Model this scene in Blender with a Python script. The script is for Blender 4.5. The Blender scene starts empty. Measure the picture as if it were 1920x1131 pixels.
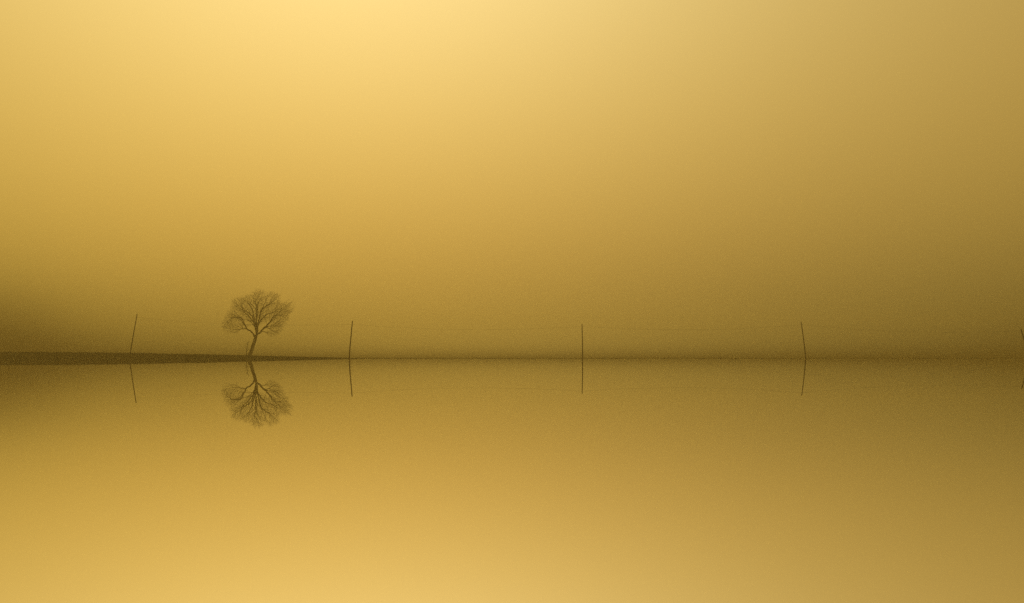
import bpy, bmesh, math, random
from mathutils import Vector, Quaternion
from mathutils import noise as mnoise

scene = bpy.context.scene
C = scene.collection

# ------------------------------------------------------------------ camera
FPX = 2638.0                       # focal length in pixels of a 1920 px wide frame
HORIZON = 671.4
PITCH = math.atan((HORIZON - 565.5) / FPX)
CAMZ = 0.15                        # camera stands just above the still water
cam_data = bpy.data.cameras.new('camera')
cam_data.sensor_fit = 'HORIZONTAL'
cam_data.sensor_width = 36.0
cam_data.lens = FPX / 1920.0 * 36.0
cam_data.clip_start = 0.05
cam_data.clip_end = 6000.0
cam = bpy.data.objects.new('camera', cam_data)
cam.location = (0, 0, CAMZ)
cam.rotation_euler = (math.pi / 2 + PITCH, 0, 0)
C.objects.link(cam)
scene.camera = cam

# ------------------------------------------------------------------ world: a sky veiled by golden mist
# log radiance per channel, a smooth function of azimuth and elevation: a wide glow round the hidden
# sun high above the left half of the view, sinking to a dark band of mist along the whole horizon
COEF = [[-1.1956, 1.4153, -0.1012, -0.4976, 0.1545, -3.1218, -0.428, -1.7832, -0.4602, -10.1697, 3.9169, -7.5682, -1.5727, -6.0185, -5.5163, -1.122], [-1.6215, 1.0801, 0.5978, -0.5157, 0.2411, -1.9358, -2.164, -3.6452, -0.4602, -10.1697, 3.9169, -7.5682, -1.5727, -6.0185, -5.5163, -1.122], [-3.3643, 0.8713, 2.1297, 0.2382, -0.4464, -1.4126, -5.6006, -6.1421, -0.4602, -10.1697, 3.9169, -7.5682, -1.5727, -6.0185, -5.5163, -1.122]]
AZ0, E1 = -0.1, 0.16
SUN_AZ, SUN_EL = math.radians(-6.0), math.radians(24.0)

world = bpy.data.worlds.new('World')
scene.world = world
world.use_nodes = True
wt = world.node_tree
wt.nodes.clear()
def wn(kind): return wt.nodes.new(kind)
def link(a, b): wt.links.new(a, b)
def math_node(op, a, b=None, clamp=False):
    n = wn('ShaderNodeMath'); n.operation = op; n.use_clamp = clamp
    for i, v in enumerate((a, b)):
        if v is None: continue
        if isinstance(v, (int, float)): n.inputs[i].default_value = v
        else: link(v, n.inputs[i])
    return n.outputs[0]
tc = wn('ShaderNodeTexCoord')
sep = wn('ShaderNodeSeparateXYZ'); link(tc.outputs['Generated'], sep.inputs[0])
az = math_node('ARCTAN2', sep.outputs[0], sep.outputs[1])
el = math_node('ARCSINE', math_node('MAXIMUM', math_node('MINIMUM', sep.outputs[2], 1.0), 0.0))
U = math_node('SUBTRACT', 1.0, math_node('EXPONENT', math_node('MULTIPLY', el, -1.0 / E1)))
V = math_node('SUBTRACT', az, AZ0)
V2 = math_node('MULTIPLY', V, V)
Q = math_node('DIVIDE', 1.0, math_node('ADD', 1.0, math_node('MULTIPLY', V2, 4.0)))
Wv = math_node('MULTIPLY', V2, Q)
Xv = math_node('MULTIPLY', V, Q)
K = math_node('EXPONENT', math_node('MULTIPLY', el, -1.0 / 0.018))
U2 = math_node('MULTIPLY', U, U)
K2 = math_node('EXPONENT', math_node('MULTIPLY', el, -1.0 / 0.0035))
K3 = math_node('EXPONENT', math_node('MULTIPLY', el, -1.0 / 0.015))
def logistic(a, k, c):               # smooth step in azimuth: vignette darkening put into the sky colour low on either side
    t = math_node('EXPONENT', math_node('ADD', math_node('MULTIPLY', a, k), c))
    return math_node('DIVIDE', 1.0, math_node('ADD', 1.0, t))
SL = math_node('MULTIPLY', logistic(az, 50.0, 0.33 * 50.0), K3)
SR = math_node('MULTIPLY', logistic(az, -50.0, 0.33 * 50.0), K3)
BAS = [None, U, U2, Xv, math_node('MULTIPLY', Xv, U), Wv, math_node('MULTIPLY', Wv, U),
       math_node('MULTIPLY', Wv, U2), K, math_node('MULTIPLY', K, Wv), math_node('MULTIPLY', K, Xv),
       math_node('MULTIPLY', math_node('EXPONENT', math_node('MULTIPLY', el, -1.0 / 0.045)), Wv), K2, math_node('MULTIPLY', K2, Wv), SL, SR]
chan = []
for co in COEF:
    acc = co[0]
    for c, b in zip(co[1:], BAS[1:]):
        acc = math_node('ADD', math_node('MULTIPLY', b, c), acc)
    chan.append(math_node('EXPONENT', acc))
comb = wn('ShaderNodeCombineColor')
for i in range(3): link(chan[i], comb.inputs[i])
veil = wn('ShaderNodeBackground'); link(comb.outputs[0], veil.inputs[0]); veil.inputs[1].default_value = 1.0
# the little daylight that comes through the veil, warmed by it
sky = wn('ShaderNodeTexSky'); sky.sky_type = 'NISHITA'; sky.sun_disc = False
sky.sun_elevation = SUN_EL; sky.sun_rotation = SUN_AZ
sky.air_density = 2.0; sky.dust_density = 6.0
gel = wn('ShaderNodeMix'); gel.data_type = 'RGBA'; gel.blend_type = 'MULTIPLY'; gel.inputs[0].default_value = 1.0
link(sky.outputs[0], gel.inputs[6]); gel.inputs[7].default_value = (0.05, 0.03, 0.005, 1)
day = wn('ShaderNodeBackground'); link(gel.outputs[2], day.inputs[0]); day.inputs[1].default_value = 0.05
add = wn('ShaderNodeAddShader'); link(veil.outputs[0], add.inputs[0]); link(day.outputs[0], add.inputs[1])
wout = wn('ShaderNodeOutputWorld'); link(add.outputs[0], wout.inputs['Surface'])

# ------------------------------------------------------------------ the sun behind the mist
sun_data = bpy.data.lights.new('sun', 'SUN')
sun_data.energy = 0.5
sun_data.angle = math.radians(10)
sun_data.color = (1.0, 0.74, 0.32)
sun = bpy.data.objects.new('sun', sun_data)
sd = Vector((math.sin(SUN_AZ) * math.cos(SUN_EL), math.cos(SUN_AZ) * math.cos(SUN_EL), math.sin(SUN_EL)))
sun.rotation_euler = sd.to_track_quat('Z', 'Y').to_euler()
sun.location = sd * 50
C.objects.link(sun)

# ------------------------------------------------------------------ exposure, sampling
vs = scene.view_settings
scene.display_settings.display_device = 'sRGB'
vs.view_transform = 'Standard'; vs.look = 'None'; vs.exposure = 0.0; vs.gamma = 1.0
vs.use_curve_mapping = False
scene.render.engine = 'CYCLES'
cy = scene.cycles
cy.max_bounces = 8; cy.glossy_bounces = 4; cy.volume_bounces = 1
cy.use_denoising = False
scene.render.filter_size = 1.4

# ------------------------------------------------------------------ helpers
def at(px, py, Y):
    """the point at depth Y seen at pixel (px, py) of the 1920 px frame"""
    x = (px - 960.0) / FPX; y = (565.5 - py) / FPX
    c, s = math.cos(PITCH), math.sin(PITCH)
    d = Vector((x, c - y * s, s + y * c))
    return Vector((0, 0, CAMZ)) + d * (Y / d.y)

def tag(o, label=None, cat=None, group=None, kind=None):
    for k, v in (('label', label), ('category', cat), ('group', group), ('kind', kind)):
        if v: o[k] = v
    return o

def empty(name, loc):
    o = bpy.data.objects.new(name, None); C.objects.link(o)
    o.location = loc; o.empty_display_size = 0.5
    return o

def mesh_obj(name, verts, faces, m, parent=None, origin=None, smooth=True):
    origin = Vector(origin) if origin is not None else Vector((0, 0, 0))
    me = bpy.data.meshes.new(name)
    me.from_pydata([tuple(Vector(v) - origin) for v in verts], [], faces)
    if smooth: me.polygons.foreach_set('use_smooth', [True] * len(me.polygons))
    me.materials.append(m); me.update()
    o = bpy.data.objects.new(name, me); C.objects.link(o)
    if parent is not None: o.parent = parent
    else: o.location = origin
    return o

class Tubes:
    def __init__(self): self.v = []; self.f = []
    def tube(self, pts, rad, sides=6, cap=True):
        n0 = len(self.v); n = len(pts); ref = None
        for i, p in enumerate(pts):
            t = (pts[min(i + 1, n - 1)] - pts[max(i - 1, 0)])
            if t.length < 1e-9: t = Vector((0, 0, 1))
            t.normalize()
            if ref is None:
                ref = Vector((1, 0, 0)) if abs(t.x) < 0.8 else Vector((0, 1, 0))
            a = (ref - t * ref.dot(t))
            if a.length < 1e-6: a = t.orthogonal()
            a.normalize(); b = t.cross(a); ref = a
            for k in range(sides):
                th = 2 * math.pi * k / sides
                self.v.append(p + (a * math.cos(th) + b * math.sin(th)) * rad[i])
        for i in range(n - 1):
            for k in range(sides):
                k2 = (k + 1) % sides
                self.f.append((n0 + i * sides + k, n0 + i * sides + k2, n0 + (i + 1) * sides + k2, n0 + (i + 1) * sides + k))
        if cap:
            self.f.append(tuple(n0 + (n - 1) * sides + k for k in range(sides)))
            self.f.append(tuple(n0 + k for k in reversed(range(sides))))

def noise_material(name, c1, c2, scale, rough=0.95, bump=0.0, stretch=(1, 1, 1), spec=0.0):
    m = bpy.data.materials.new(name); m.use_nodes = True
    nt = m.node_tree; b = nt.nodes['Principled BSDF']
    t = nt.nodes.new('ShaderNodeTexCoord'); mp = nt.nodes.new('ShaderNodeMapping')
    mp.inputs['Scale'].default_value = stretch
    nt.links.new(t.outputs['Object'], mp.inputs[0])
    n = nt.nodes.new('ShaderNodeTexNoise'); n.inputs['Scale'].default_value = scale; n.inputs['Detail'].default_value = 6
    nt.links.new(mp.outputs[0], n.inputs['Vector'])
    r = nt.nodes.new('ShaderNodeValToRGB')
    r.color_ramp.elements[0].position = 0.35; r.color_ramp.elements[1].position = 0.68
    r.color_ramp.elements[0].color = (*c1, 1); r.color_ramp.elements[1].color = (*c2, 1)
    nt.links.new(n.outputs[0], r.inputs[0]); nt.links.new(r.outputs[0], b.inputs['Base Color'])
    b.inputs['Roughness'].default_value = rough
    b.inputs['Specular IOR Level'].default_value = spec
    if bump:
        bp = nt.nodes.new('ShaderNodeBump'); bp.inputs['Strength'].default_value = bump
        nt.links.new(n.outputs[0], bp.inputs['Height']); nt.links.new(bp.outputs[0], b.inputs['Normal'])
    return m

M_bark = noise_material('bark', (0.05, 0.038, 0.022), (0.12, 0.092, 0.055), 3.0, bump=0.6, stretch=(1, 1, 0.25))
M_twig = noise_material('twig_bark', (0.04, 0.03, 0.018), (0.08, 0.06, 0.036), 1.5)
M_wood = noise_material('weathered_wood', (0.045, 0.035, 0.024), (0.095, 0.075, 0.05), 6.0, bump=0.4, stretch=(1, 1, 0.1))
M_iron = noise_material('dull_iron', (0.03, 0.027, 0.022), (0.06, 0.05, 0.04), 20.0, rough=0.6)
M_wire = noise_material('wire_metal', (0.03, 0.028, 0.024), (0.05, 0.045, 0.038), 2.0, rough=0.6)
M_soil = noise_material('bank_soil', (0.016, 0.014, 0.006), (0.036, 0.03, 0.013), 0.35, bump=0.5)
M_grass = noise_material('dry_grass', (0.018, 0.017, 0.006), (0.042, 0.036, 0.013), 0.8)
M_shore = noise_material('shore_soil', (0.018, 0.016, 0.008), (0.04, 0.034, 0.016), 0.08)

# water: mirror still, nearly all reflection at a grazing look, dark body when looked down into
def water_material():
    m = bpy.data.materials.new('still_water'); m.use_nodes = True
    nt = m.node_tree; nt.nodes.clear()
    out = nt.nodes.new('ShaderNodeOutputMaterial'); mix = nt.nodes.new('ShaderNodeMixShader')
    body = nt.nodes.new('ShaderNodeBsdfDiffuse'); body.inputs[0].default_value = (0.03, 0.026, 0.012, 1)
    gl = nt.nodes.new('ShaderNodeBsdfGlossy'); gl.inputs['Color'].default_value = (1, 1, 1, 1); gl.inputs['Roughness'].default_value = 0.0
    lw = nt.nodes.new('ShaderNodeLayerWeight'); lw.inputs['Blend'].default_value = 0.5
    def mn(op, a, b):
        n = nt.nodes.new('ShaderNodeMath'); n.operation = op
        for i, v in enumerate((a, b)):
            if isinstance(v, (int, float)): n.inputs[i].default_value = v
            else: nt.links.new(v, n.inputs[i])
        return n.outputs[0]
    inv = mn('SUBTRACT', 1.0, lw.outputs['Facing'])
    fac = mn('SUBTRACT', 1.0, mn('MULTIPLY', mn('MULTIPLY', inv, inv), 0.6))
    nt.links.new(fac, mix.inputs[0]); nt.links.new(body.outputs[0], mix.inputs[1]); nt.links.new(gl.outputs[0], mix.inputs[2])
    nt.links.new(mix.outputs[0], out.inputs[0])
    return m

# ------------------------------------------------------------------ water, far shore
R_SHORE = 560.0
R_END = 650.0
N = 96
wv = [(0, 0, 0)] + [(math.cos(2 * math.pi * i / N) * (R_SHORE + 30), math.sin(2 * math.pi * i / N) * (R_SHORE + 30), 0) for i in range(N)]
wf = [(0, 1 + i, 1 + (i + 1) % N) for i in range(N)]
tag(mesh_obj('water', wv, wf, water_material(), smooth=False), kind='structure')

def ring_shore():
    random.seed(5)
    prof = [(-3, -0.5), (0, -0.04), (1.2, 0.06), (3, 0.12), (8, 0.16), (20, 0.18), (45, 0.21), (90, 0.26)]
    NA = 720; v = []; f = []
    for i in range(NA):
        a = 2 * math.pi * i / NA; ca, sa = math.cos(a), math.sin(a)
        wob = mnoise.noise(Vector((ca * 9, sa * 9, 0.3))) * 7
        hh = 0.85 + 0.5 * mnoise.noise(Vector((ca * 30, sa * 30, 1.7))) + 0.3 * mnoise.noise(Vector((ca * 110, sa * 110, 4.1)))
        for r, z in prof:
            rr = R_SHORE + r + wob * max(0, 1 - r / 90)
            v.append((ca * rr, sa * rr, z * hh if z > 0 else z))
    n = len(prof)
    for i in range(NA):
        j = (i + 1) % NA
        for k in range(n - 1):
            f.append((i * n + k, i * n + k + 1, j * n + k + 1, j * n + k))
    return v, f
v, f = ring_shore()
tag(mesh_obj('far_shore', v, f, M_shore), kind='structure')

# ------------------------------------------------------------------ grassy bank on the left (a low spit of land)
BANK_Y0, BANK_Y1 = 325.0, 490.0
def top_px(px):
    """height of the bank's top above the waterline, in photograph pixels"""
    K_ = [(-900, 15), (-300, 14), (0, 11.9), (140, 10.6), (243, 9.5), (330, 7.7), (400, 6.1), (467, 4.6), (560, 2.2), (600, 1.0), (640, 0.1), (665, -1.0), (800, -2.2)]
    for (a, ya), (b, yb) in zip(K_, K_[1:]):
        if a <= px <= b:
            t = (px - a) / (b - a); return ya + (yb - ya) * t
    return K_[0][1] if px < K_[0][0] else K_[-1][1]
CREST = 360.0
def bank_h(x, y):
    px = 960 + x / CREST * FPX
    h = top_px(px) * CREST / FPX
    h += 0.10 * mnoise.noise(Vector((x * 0.11, y * 0.11, 0.0))) + 0.06 * mnoise.noise(Vector((x * 0.45, y * 0.45, 3.0)))
    edge = BANK_Y0 + 5 * mnoise.noise(Vector((x * 0.05, 0.5, 7.0)))
    if y < CREST:
        t = max(0.0, min(1.0, (y - edge) / (CREST - edge)))
        s = t * (2 - t)
    else:
        t = (y - CREST) / (BANK_Y1 - CREST)
        s = 1 - 0.12 * t if t < 0.8 else (1 - 0.096) * max(0.0, 1 - (t - 0.8) / 0.2) ** 0.8
    return (h + 0.25) * s - 0.25 if h > -0.25 else h
xs = []
x = -470.0
while x < -28:
    xs.append(x); x += 4.0 if x < -180 else 1.0
ys = [BANK_Y0 - 8 + i * 1.6 for i in range(28)] + [BANK_Y0 + 37 + i * 6.0 for i in range(27)]
v = [(X, Y, bank_h(X, Y)) for Y in ys for X in xs]
nx = len(xs)
f = [(j * nx + i, j * nx + i + 1, (j + 1) * nx + i + 1, (j + 1) * nx + i) for j in range(len(ys) - 1) for i in range(nx - 1)]
tag(mesh_obj('grassy_bank', v, f, M_soil), kind='structure')

def grass_mesh():
    random.seed(11); v = []; f = []
    def blade(x, y, z, h):
        a = random.uniform(0, 6.28); w = random.uniform(0.02, 0.05); lean = random.uniform(0, 0.45) * h
        b = random.uniform(0, 6.28); n0 = len(v)
        v.extend([(x - math.cos(a) * w, y - math.sin(a) * w, z - 0.05), (x + math.cos(a) * w, y + math.sin(a) * w, z - 0.05),
                  (x + math.cos(a) * w * .5 + math.cos(b) * lean * .35, y + math.sin(a) * w * .5 + math.sin(b) * lean * .35, z + h * .6),
                  (x + math.cos(b) * lean, y + math.sin(b) * lean, z + h)])
        f.append((n0, n0 + 1, n0 + 2)); f.append((n0, n0 + 2, n0 + 3))
    k = 0
    while k < 2600:
        x = random.uniform(-180, -42); y = random.uniform(BANK_Y0, 395)
        z = bank_h(x, y)
        if z < 0.06: continue
        dens = 0.5 + 0.9 * mnoise.noise(Vector((x * 0.15, y * 0.15, 9)))
        if random.random() > dens: continue
        hh = min(0.34, 0.06 + 0.3 * z) * random.uniform(0.5, 1.1)
        for _ in range(6):
            xx = x + random.gauss(0, 0.14); yy = y + random.gauss(0, 0.14)
            blade(xx, yy, bank_h(xx, yy), hh * random.uniform(0.6, 1.15))
        k += 1
    return v, f
v, f = grass_mesh()
tag(mesh_obj('grass', v, f, M_grass, smooth=False), 'short dry grass along the dark bank', 'grass', kind='stuff')

# ------------------------------------------------------------------ poles: weathered, leaning, one wire strung between them
POLE_Y = 283.0
POLES = [  # pixels base, middle, top; depth; wire point as a fraction of the height; label
    ((242.6, 671.5), (249.6, 631), (257, 589), 372.0, 0.915, 'tall leaning wooden pole rising from the dark grassy bank, left of the tree'),
    ((655, 673), (657.2, 640), (661, 602), 283.0, 0.90, 'slightly tilted wooden pole standing in the water just right of the bare tree'),
    ((1092.3, 673), (1092, 640), (1091.3, 608), 283.0, 0.91, 'upright thin wooden pole standing alone in the middle of the still water'),
    ((1510.5, 673), (1507.2, 640), (1502, 604), 283.0, 0.91, 'curved thin wooden pole in the water leaning to the left'),
    ((1929.5, 673), (1921.5, 642), (1914.3, 617), 290.0, 0.90, 'steeply slanted wooden pole cut off by the right edge of the view'),
]
anchor = []
for i, (b, mid, t, Y, wf_, lab) in enumerate(POLES):
    pb, pm, pt = at(*b, Y), at(*mid, Y), at(*t, Y)
    base = Vector((pb.x, pb.y, 0)) if i else Vector((pb.x, pb.y, bank_h(pb.x, pb.y)))
    root = tag(empty('wooden_pole', base), lab, 'pole', 'wooden poles in a row along the flooded shore')
    down = (pm - pb).normalized()
    pts = [pb - down * 0.7]
    for k in range(13):
        s = k / 12
        p = pb * (1 - s) * (1 - s) + (pm * 2 - (pb + pt) * 0.5) * 2 * s * (1 - s) + pt * s * s
        w = 0.012 * math.sin(s * 9 + i * 2)
        pts.append(p + Vector((w, w * 0.7, 0)))
    r0 = (0.15, 0.13, 0.108, 0.11, 0.15)[i]
    rad = [r0 * (1.05 - 0.30 * k / 13) * (1 + 0.05 * math.sin(k * 2.3 + i)) for k in range(14)]
    tb = Tubes(); tb.tube(pts, rad, 10)
    top = pts[-1]; ax = (pts[-1] - pts[-2]).normalized()
    tb.tube([top, top + ax * 0.05], [rad[-1] * 0.98, rad[-1] * 0.35], 10)      # weathered rounded head
    mesh_obj('shaft', tb.v, tb.f, M_wood, root, base)
    s = wf_
    q = pb * (1 - s) * (1 - s) + (pm * 2 - (pb + pt) * 0.5) * 2 * s * (1 - s) + pt * s * s
    pin = Tubes(); a0 = q + Vector((0, -r0 * 0.4, -0.05)); a1 = a0 + Vector((0, -0.16, 0.0)); a2 = a1 + Vector((0, -0.03, 0.16))
    pin.tube([a0, a1, a2], [0.014, 0.014, 0.012], 6)
    mesh_obj('bracket', pin.v, pin.f, M_iron, root, base)
    ins = Tubes(); ins.tube([a2 + Vector((0, 0, -0.04)), a2, a2 + Vector((0, 0, 0.05)), a2 + Vector((0, 0, 0.10)), a2 + Vector((0, 0, 0.12))],
                            [0.045, 0.05, 0.032, 0.04, 0.015], 8)
    mesh_obj('insulator', ins.v, ins.f, M_iron, root, base)
    anchor.append(a2 + Vector((0, 0, 0.06)))

WIRES = [('thin sagging wire from the pole on the bank past the tree to the tilted pole', 0.85),
         ('thin sagging wire over open water between the tilted pole and the upright middle pole', 0.85),
         ('thin sagging wire between the upright middle pole and the curved pole', 0.85),
         ('thin sagging wire from the curved pole to the slanted pole at the right edge', 0.85)]
for (lab, sag), a, b in zip(WIRES, anchor, anchor[1:]):
    pts = []
    for k in range(33):
        s = k / 32; p = a.lerp(b, s); p.z -= 4 * sag * s * (1 - s); pts.append(p)
    tb = Tubes(); tb.tube(pts, [0.0085] * 33, 5)
    tag(mesh_obj('overhead_wire', tb.v, tb.f, M_wire, None, a), lab, 'wire', 'wires strung between the wooden poles')

# ------------------------------------------------------------------ the bare tree
TREE_Y = 415.0
def crop(cx, cy): return (400 + cx / 7.541, 530 + cy / 7.541)
def build_tree(limbs_px, trunk_px, poly, axis_px, seed, name, label, cat, Y, r_trunk, step=0.34, tip=0.0098, maxdepth=5.4, fuzz=19.0,
               spacing=(0, 0.46, 0.34, 1), length_=(0, 4.2, 2.1, 1.1), lateral=0.8, cellpx=20.0, crowd=15):
    rnd = random.Random(seed)
    base = at(*crop(*trunk_px[0]), Y); gz = bank_h(base.x, base.y); base.z = gz - 0.25
    P = []; PAR = []; LAB = []
    def add(p, par, lab): P.append(p); PAR.append(par); LAB.append(lab); return len(P) - 1
    def walk(pts, start, lab):
        cur = start; ids = []
        for p in pts:
            a = P[cur]; d = p - a; n = max(1, int(round(d.length / step)))
            for k in range(1, n + 1):
                q = a.lerp(p, k / n)
                amp = 0.05 if lab == 0 else 0.20
                q = q + mnoise.noise_vector(q * 0.55 + Vector((seed, lab * 3.1, 0))) * amp * min(1.0, (len(P) - start) / 6.0)
                q = q + Vector((rnd.gauss(0, 1), rnd.gauss(0, 1), rnd.gauss(0, 1))) * (0.015 if lab == 0 else 0.05)
                cur = add(q, cur, lab)
            ids.append(cur)
        return ids
    add(base, -1, 0)
    tr = [at(*crop(*c), Y) for c in trunk_px[1:]]
    tid = walk(tr, 0, 0)
    named = {'t': tid}
    for li, (key, start, idx, pts, spread) in enumerate(limbs_px):
        s0 = named[start][idx]
        lab = LAB[s0] if LAB[s0] else li + 1
        y0 = P[s0].y
        w = [at(*crop(cx, cyy), Y) for cx, cyy in pts]
        for k, q in enumerate(w): q.y = y0 + spread * (k + 1) / len(w)
        named[key] = walk(w, s0, lab)
    fork = P[tid[-1]] - Vector((0, 0, 1.5))
    def inside(x, y):
        c = False; n = len(poly)
        for i in range(n):
            x1, y1 = poly[i]; x2, y2 = poly[i - 1]
            if (y1 > y) != (y2 > y) and x < (x2 - x1) * (y - y1) / (y2 - y1) + x1: c = not c
        return c
    cP, sP = math.cos(PITCH), math.sin(PITCH)
    def in_crown(p, fx, fy):
        """inside the crown's outline as it stands in the photograph, and not too deep for its width there"""
        zc = p.y * cP + (p.z - CAMZ) * sP; yc = -p.y * sP + (p.z - CAMZ) * cP
        cx = (960 + FPX * p.x / zc - 400) * 7.541 + fx; cyy = (565.5 - FPX * yc / zc - 530) * 7.541 + fy
        if not inside(cx, cyy): return False
        ex = (cx - axis_px[0]) / axis_px[2]; ey = (cyy - axis_px[1]) / axis_px[3]
        return abs(p.y - Y) < maxdepth * math.sqrt(max(0.08, 1.05 - ex * ex - ey * ey)) + 0.6
    def cell(p):
        zc = p.y * cP + (p.z - CAMZ) * sP; yc = -p.y * sP + (p.z - CAMZ) * cP
        return (int((960 + FPX * p.x / zc) * 7.541 / cellpx), int((565.5 - FPX * yc / zc) * 7.541 / cellpx))
    count = {}
    def note(p, n): c = cell(p); count[c] = count.get(c, 0) + n
    queue = []
    def shoot(start, d, length, level, lab):
        """one branch growing from a node: nearly straight, bending slowly outward, with side shoots; stops where it is crowded"""
        fx, fy = rnd.gauss(0, fuzz), rnd.gauss(0, fuzz)
        st = (0.42, 0.34, 0.28)[level - 1]; cur = start; gone = 0.0
        next_side = spacing[level] * rnd.uniform(0.5, 1.2); roll = rnd.uniform(0, 6.28); born = []
        while gone < length:
            out = (P[cur] - fork); out.normalize()
            d = (d + out * 0.03 + Vector((0, 0, 0.012)) + Vector((rnd.gauss(0, .12), rnd.gauss(0, .12), rnd.gauss(0, .12)))).normalized()
            q = P[cur] + d * st
            if not in_crown(q, fx, fy):
                if gone > 0 or level == 1: break
                return
            if count.get(cell(q), 0) >= crowd * (0.6, 0.85, 1.0)[level - 1] * rnd.uniform(0.6, 1.3): break
            cur = add(q, cur, lab); gone += st; born.append(q)
            if level < 3 and gone > next_side:
                next_side += spacing[level] * rnd.uniform(0.7, 1.35); roll += rnd.uniform(1.6, 2.6)
                ax = d.orthogonal().normalized(); ax.rotate(Quaternion(d, roll))
                dd = (d + ax * rnd.uniform(0.6, 1.25)).normalized()
                queue.append((cur, dd, max(0.5, (length - gone) * 0.55 + length_[level + 1] * rnd.uniform(0.3, 0.7)), level + 1, lab))
        for q in born: note(q, 1)
    n_manual = len(P); fork = P[tid[-1]] - Vector((0, 0, 1.0))
    ends = set(range(n_manual)) - set(PAR)
    for i in range(n_manual):
        if LAB[i]: note(P[i], 2)
    for i in range(n_manual):
        if LAB[i] == 0 or PAR[i] < 0: continue
        d0 = (P[i] - P[PAR[i]]).normalized()
        m = 3 if i in ends else (1 if (rnd.random() < lateral and in_crown(P[i], 0, 0)) else 0)
        for _ in range(m):
            ax = Vector((rnd.gauss(0, 1), rnd.gauss(0, 1), rnd.gauss(0, 1))); ax -= d0 * ax.dot(d0); ax.normalize()
            dd = (d0 + ax * rnd.uniform(0.6, 1.5) + (P[i] - fork).normalized() * 0.3).normalized()
            queue.append((i, dd, length_[1] * rnd.uniform(0.55, 1.25), 1, LAB[i]))
    while queue:                                  # level by level, in random order, so that the crown fills evenly
        now = queue; queue = []
        rnd.shuffle(now)
        for job in now: shoot(*job)
    # pipe model radii
    n = len(P); acc = [0.0] * n; rad = [0.0] * n; E = 2.25
    ch = [[] for _ in range(n)]
    for i in range(n - 1, -1, -1):
        rad[i] = max(tip, acc[i] ** (1 / E)) if acc[i] > 0 else tip * 0.8
        if PAR[i] >= 0: acc[PAR[i]] += rad[i] ** E; ch[PAR[i]].append(i)
    sc_ = r_trunk / rad[0]
    rad = [r * (sc_ if r > 6 * tip else 1 + (sc_ - 1) * max(0, (r - tip) / (5 * tip))) for r in rad]
    for i in range(n):                                         # root flare
        if LAB[i] == 0:
            h = P[i].z - base.z; rad[i] *= 1 + 0.45 * math.exp(-h / 0.9)
    root = tag(empty(name, (base.x, base.y, gz)), label, cat)
    org = Vector((base.x, base.y, gz))
    TH = 0.045
    thick = {}; thin = {}
    stack = [(0, -1)]
    while stack:
        s, par = stack.pop()
        chain = ([par] if par >= 0 else []) + [s]
        cur = s
        while ch[cur]:
            cs = sorted(ch[cur], key=lambda c: -rad[c])
            same = [c for c in cs if (LAB[c] == LAB[s]) and ((rad[c] >= TH) == (rad[s] >= TH))]
            nxt = same[0] if same else None
            for c in cs:
                if c != nxt: stack.append((c, cur))
            if nxt is None: break
            chain.append(nxt); cur = nxt
        if len(chain) < 2: continue
        rr = [rad[c] for c in chain]
        if par >= 0: rr[0] = min(rr[0], rr[1] * 1.15)
        tgt = thick if rad[s] >= TH else thin
        T = tgt.setdefault(LAB[s], Tubes())
        m = max(rr)
        T.tube([P[c] for c in chain], rr, 10 if m > 0.2 else (6 if m > TH else 3), cap=m > TH)
    trunk = mesh_obj('trunk', thick[0].v, thick[0].f, M_bark, root, org)
    for lab in sorted(set(thick) | set(thin)):
        if lab == 0: continue
        holder = root
        if lab in thick:
            holder = mesh_obj('limb', thick[lab].v, thick[lab].f, M_bark, root, org)
        if lab in thin:
            o = mesh_obj('twigs', thin[lab].v, thin[lab].f, M_twig, None, org)
            o.location = (0, 0, 0); o.parent = holder
            o['kind'] = 'stuff'
    return root, n

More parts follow.
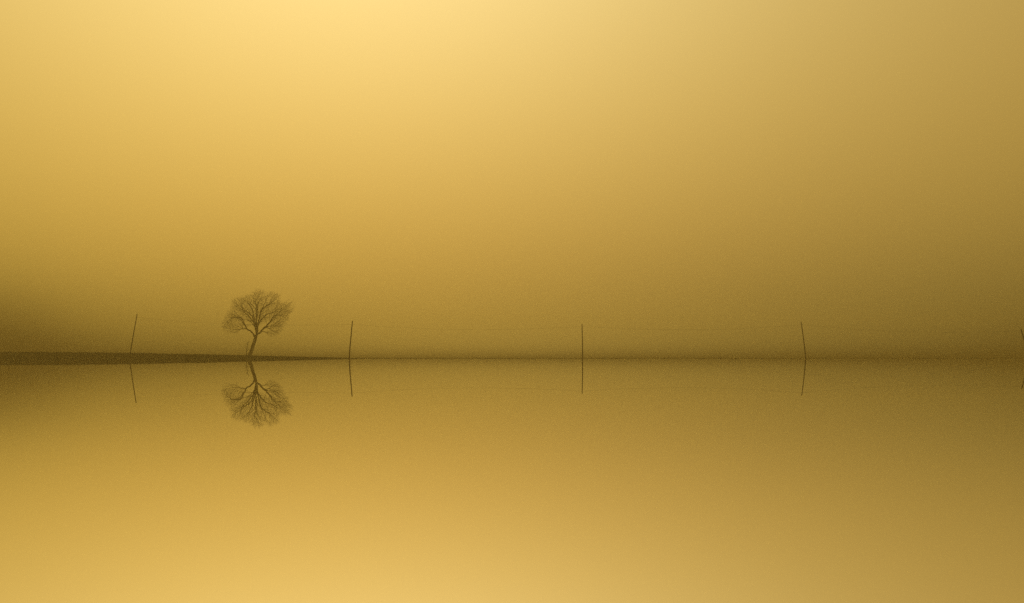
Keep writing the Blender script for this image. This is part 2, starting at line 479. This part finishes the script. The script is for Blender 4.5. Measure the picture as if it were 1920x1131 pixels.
TRUNK = [(515, 1045), (522, 1000), (545, 945), (572, 860), (596, 790), (608, 742)]
LIMBS = [ # key, start chain, index in it, crop pixels, depth spread in metres
    ('L', 't', 3, [(568, 728), (540, 700), (510, 676), (480, 650)], -0.8),
    ('R', 't', 4, [(640, 722), (680, 690), (715, 650), (745, 612), (780, 570)], 0.6),
    ('C', 't', 4, [(611, 700), (612, 650), (610, 560)], 0.2),
    ('D', 't', 4, [(622, 690), (634, 640), (645, 570)], -1.2),
    ('E', 't', 4, [(606, 690), (590, 640), (562, 565), (535, 470)], 1.4),
    ('La', 'L', 3, [(465, 612), (450, 585), (415, 550), (375, 512), (320, 478), (250, 420)], -2.2),
    ('Lb', 'L', 3, [(440, 654), (400, 655), (335, 664), (285, 660), (235, 650), (165, 690)], 1.4),
    ('Lc', 'La', 1, [(436, 540), (400, 500), (350, 500), (270, 500), (170, 560)], 2.0),
    ('Ra', 'R', 4, [(830, 525), (880, 470), (945, 395), (1000, 360), (1060, 340), (1150, 300)], 1.5),
    ('Rb', 'R', 3, [(800, 612), (850, 608), (915, 598), (985, 560)], -1.8),
    ('Rc', 'R', 4, [(840, 495), (900, 455), (980, 470), (1025, 500)], -2.6),
    ('Rd', 'R', 2, [(760, 640), (830, 690), (890, 720)], 2.2),
    ('Re', 'R', 1, [(720, 690), (745, 705), (790, 750)], -1.6),
    ('Ca', 'C', 2, [(602, 430), (588, 330), (575, 250), (560, 170)], 2.6),
    ('Cb', 'C', 2, [(630, 430), (628, 320), (640, 220), (640, 120)], -1.5),
    ('Cc', 'C', 1, [(585, 520), (570, 400), (520, 300), (490, 200)], -3.2),
    ('Da', 'D', 2, [(675, 470), (710, 380), (745, 300), (800, 210)], -1.8),
    ('Db', 'D', 2, [(700, 500), (745, 455), (830, 425), (905, 380)], 2.6),
    ('Dc', 'Da', 1, [(760, 330), (840, 265), (900, 175)], 3.0),
    ('Ea', 'E', 3, [(490, 430), (430, 390), (360, 310), (290, 250)], 2.4),
    ('Eb', 'E', 2, [(520, 500), (450, 430), (400, 330), (390, 230)], -3.0),
    ('Ec', 'E', 1, [(540, 590), (490, 545), (440, 500)], 3.4),
]
CROWN = [(128, 600), (160, 540), (168, 480), (235, 405), (265, 380), (250, 330), (272, 248), (330, 212), (440, 215), (478, 178), (560, 158),
         (605, 108), (680, 108), (735, 150), (790, 118), (870, 158), (930, 160), (905, 255), (1000, 295), (1060, 258), (1145, 318), (1110, 400),
         (1035, 440), (1045, 520), (985, 590), (970, 660), (885, 740), (800, 775), (735, 722), (700, 690), (770, 620), (720, 600), (640, 660),
         (590, 655), (540, 585), (490, 600), (470, 640), (420, 690), (300, 735), (205, 700), (140, 665)]
CROWN = [(620 + (x - 620) * (1.04 if x < 1000 else 1.08), 470 + (y - 470) * (1.03 if y < 470 else 1.0)) for x, y in CROWN]
build_tree(LIMBS, TRUNK, CROWN, (620, 470, 520, 380), 3, 'bare_tree',
           'large leafless tree with a leaning trunk and wide twiggy crown on the grassy bank', 'tree', TREE_Y, 0.48)

SAP_T = [(470, 1040), (470, 1005), (468, 960), (474, 920)]
SAP_L = [('a', 't', 2, [(488, 875), (497, 840)], 0.1), ('b', 't', 1, [(458, 920), (455, 890)], -0.1), ('c', 't', 2, [(484, 890), (478, 860)], 0.2), ('d', 't', 0, [(485, 960), (492, 930)], 0.1)]
SAP_P = [(445, 930), (450, 870), (480, 835), (510, 830), (515, 870), (495, 930), (480, 960), (460, 960)]
build_tree(SAP_L, SAP_T, SAP_P, (480, 890, 40, 70), 8, 'sapling', 'slender leafless sapling growing close beside the left foot of the big tree', 'sapling',
           TREE_Y - 1.0, 0.12, step=0.22, tip=0.03, maxdepth=0.6, fuzz=4.0, spacing=(0, 0.5, 0.5, 1), length_=(0, 0.9, 0.5, 0.3), lateral=0.3)

# ------------------------------------------------------------------ haze
def haze_box():
    s, z0, z1 = 690.0, -1.0, 19.0
    v = [(x, y, z) for z in (z0, z1) for y in (-s, s) for x in (-s, s)]
    f = [(0, 2, 3, 1), (4, 5, 7, 6), (0, 1, 5, 4), (2, 6, 7, 3), (0, 4, 6, 2), (1, 3, 7, 5)]
    m = bpy.data.materials.new('mist'); m.use_nodes = True
    nt = m.node_tree; nt.nodes.clear()
    out = nt.nodes.new('ShaderNodeOutputMaterial')
    vol = nt.nodes.new('ShaderNodeVolumePrincipled')
    vol.inputs['Color'].default_value = (0.74, 0.61, 0.22, 1)
    vol.inputs['Density'].default_value = 0.0006
    vol.inputs['Anisotropy'].default_value = 0.5
    nt.links.new(vol.outputs[0], out.inputs['Volume'])
    o = mesh_obj('haze', v, f, m, smooth=False)
    o.display_type = 'WIRE'
    return tag(o, 'thin golden mist lying over the water', 'haze', kind='stuff')
haze_box()
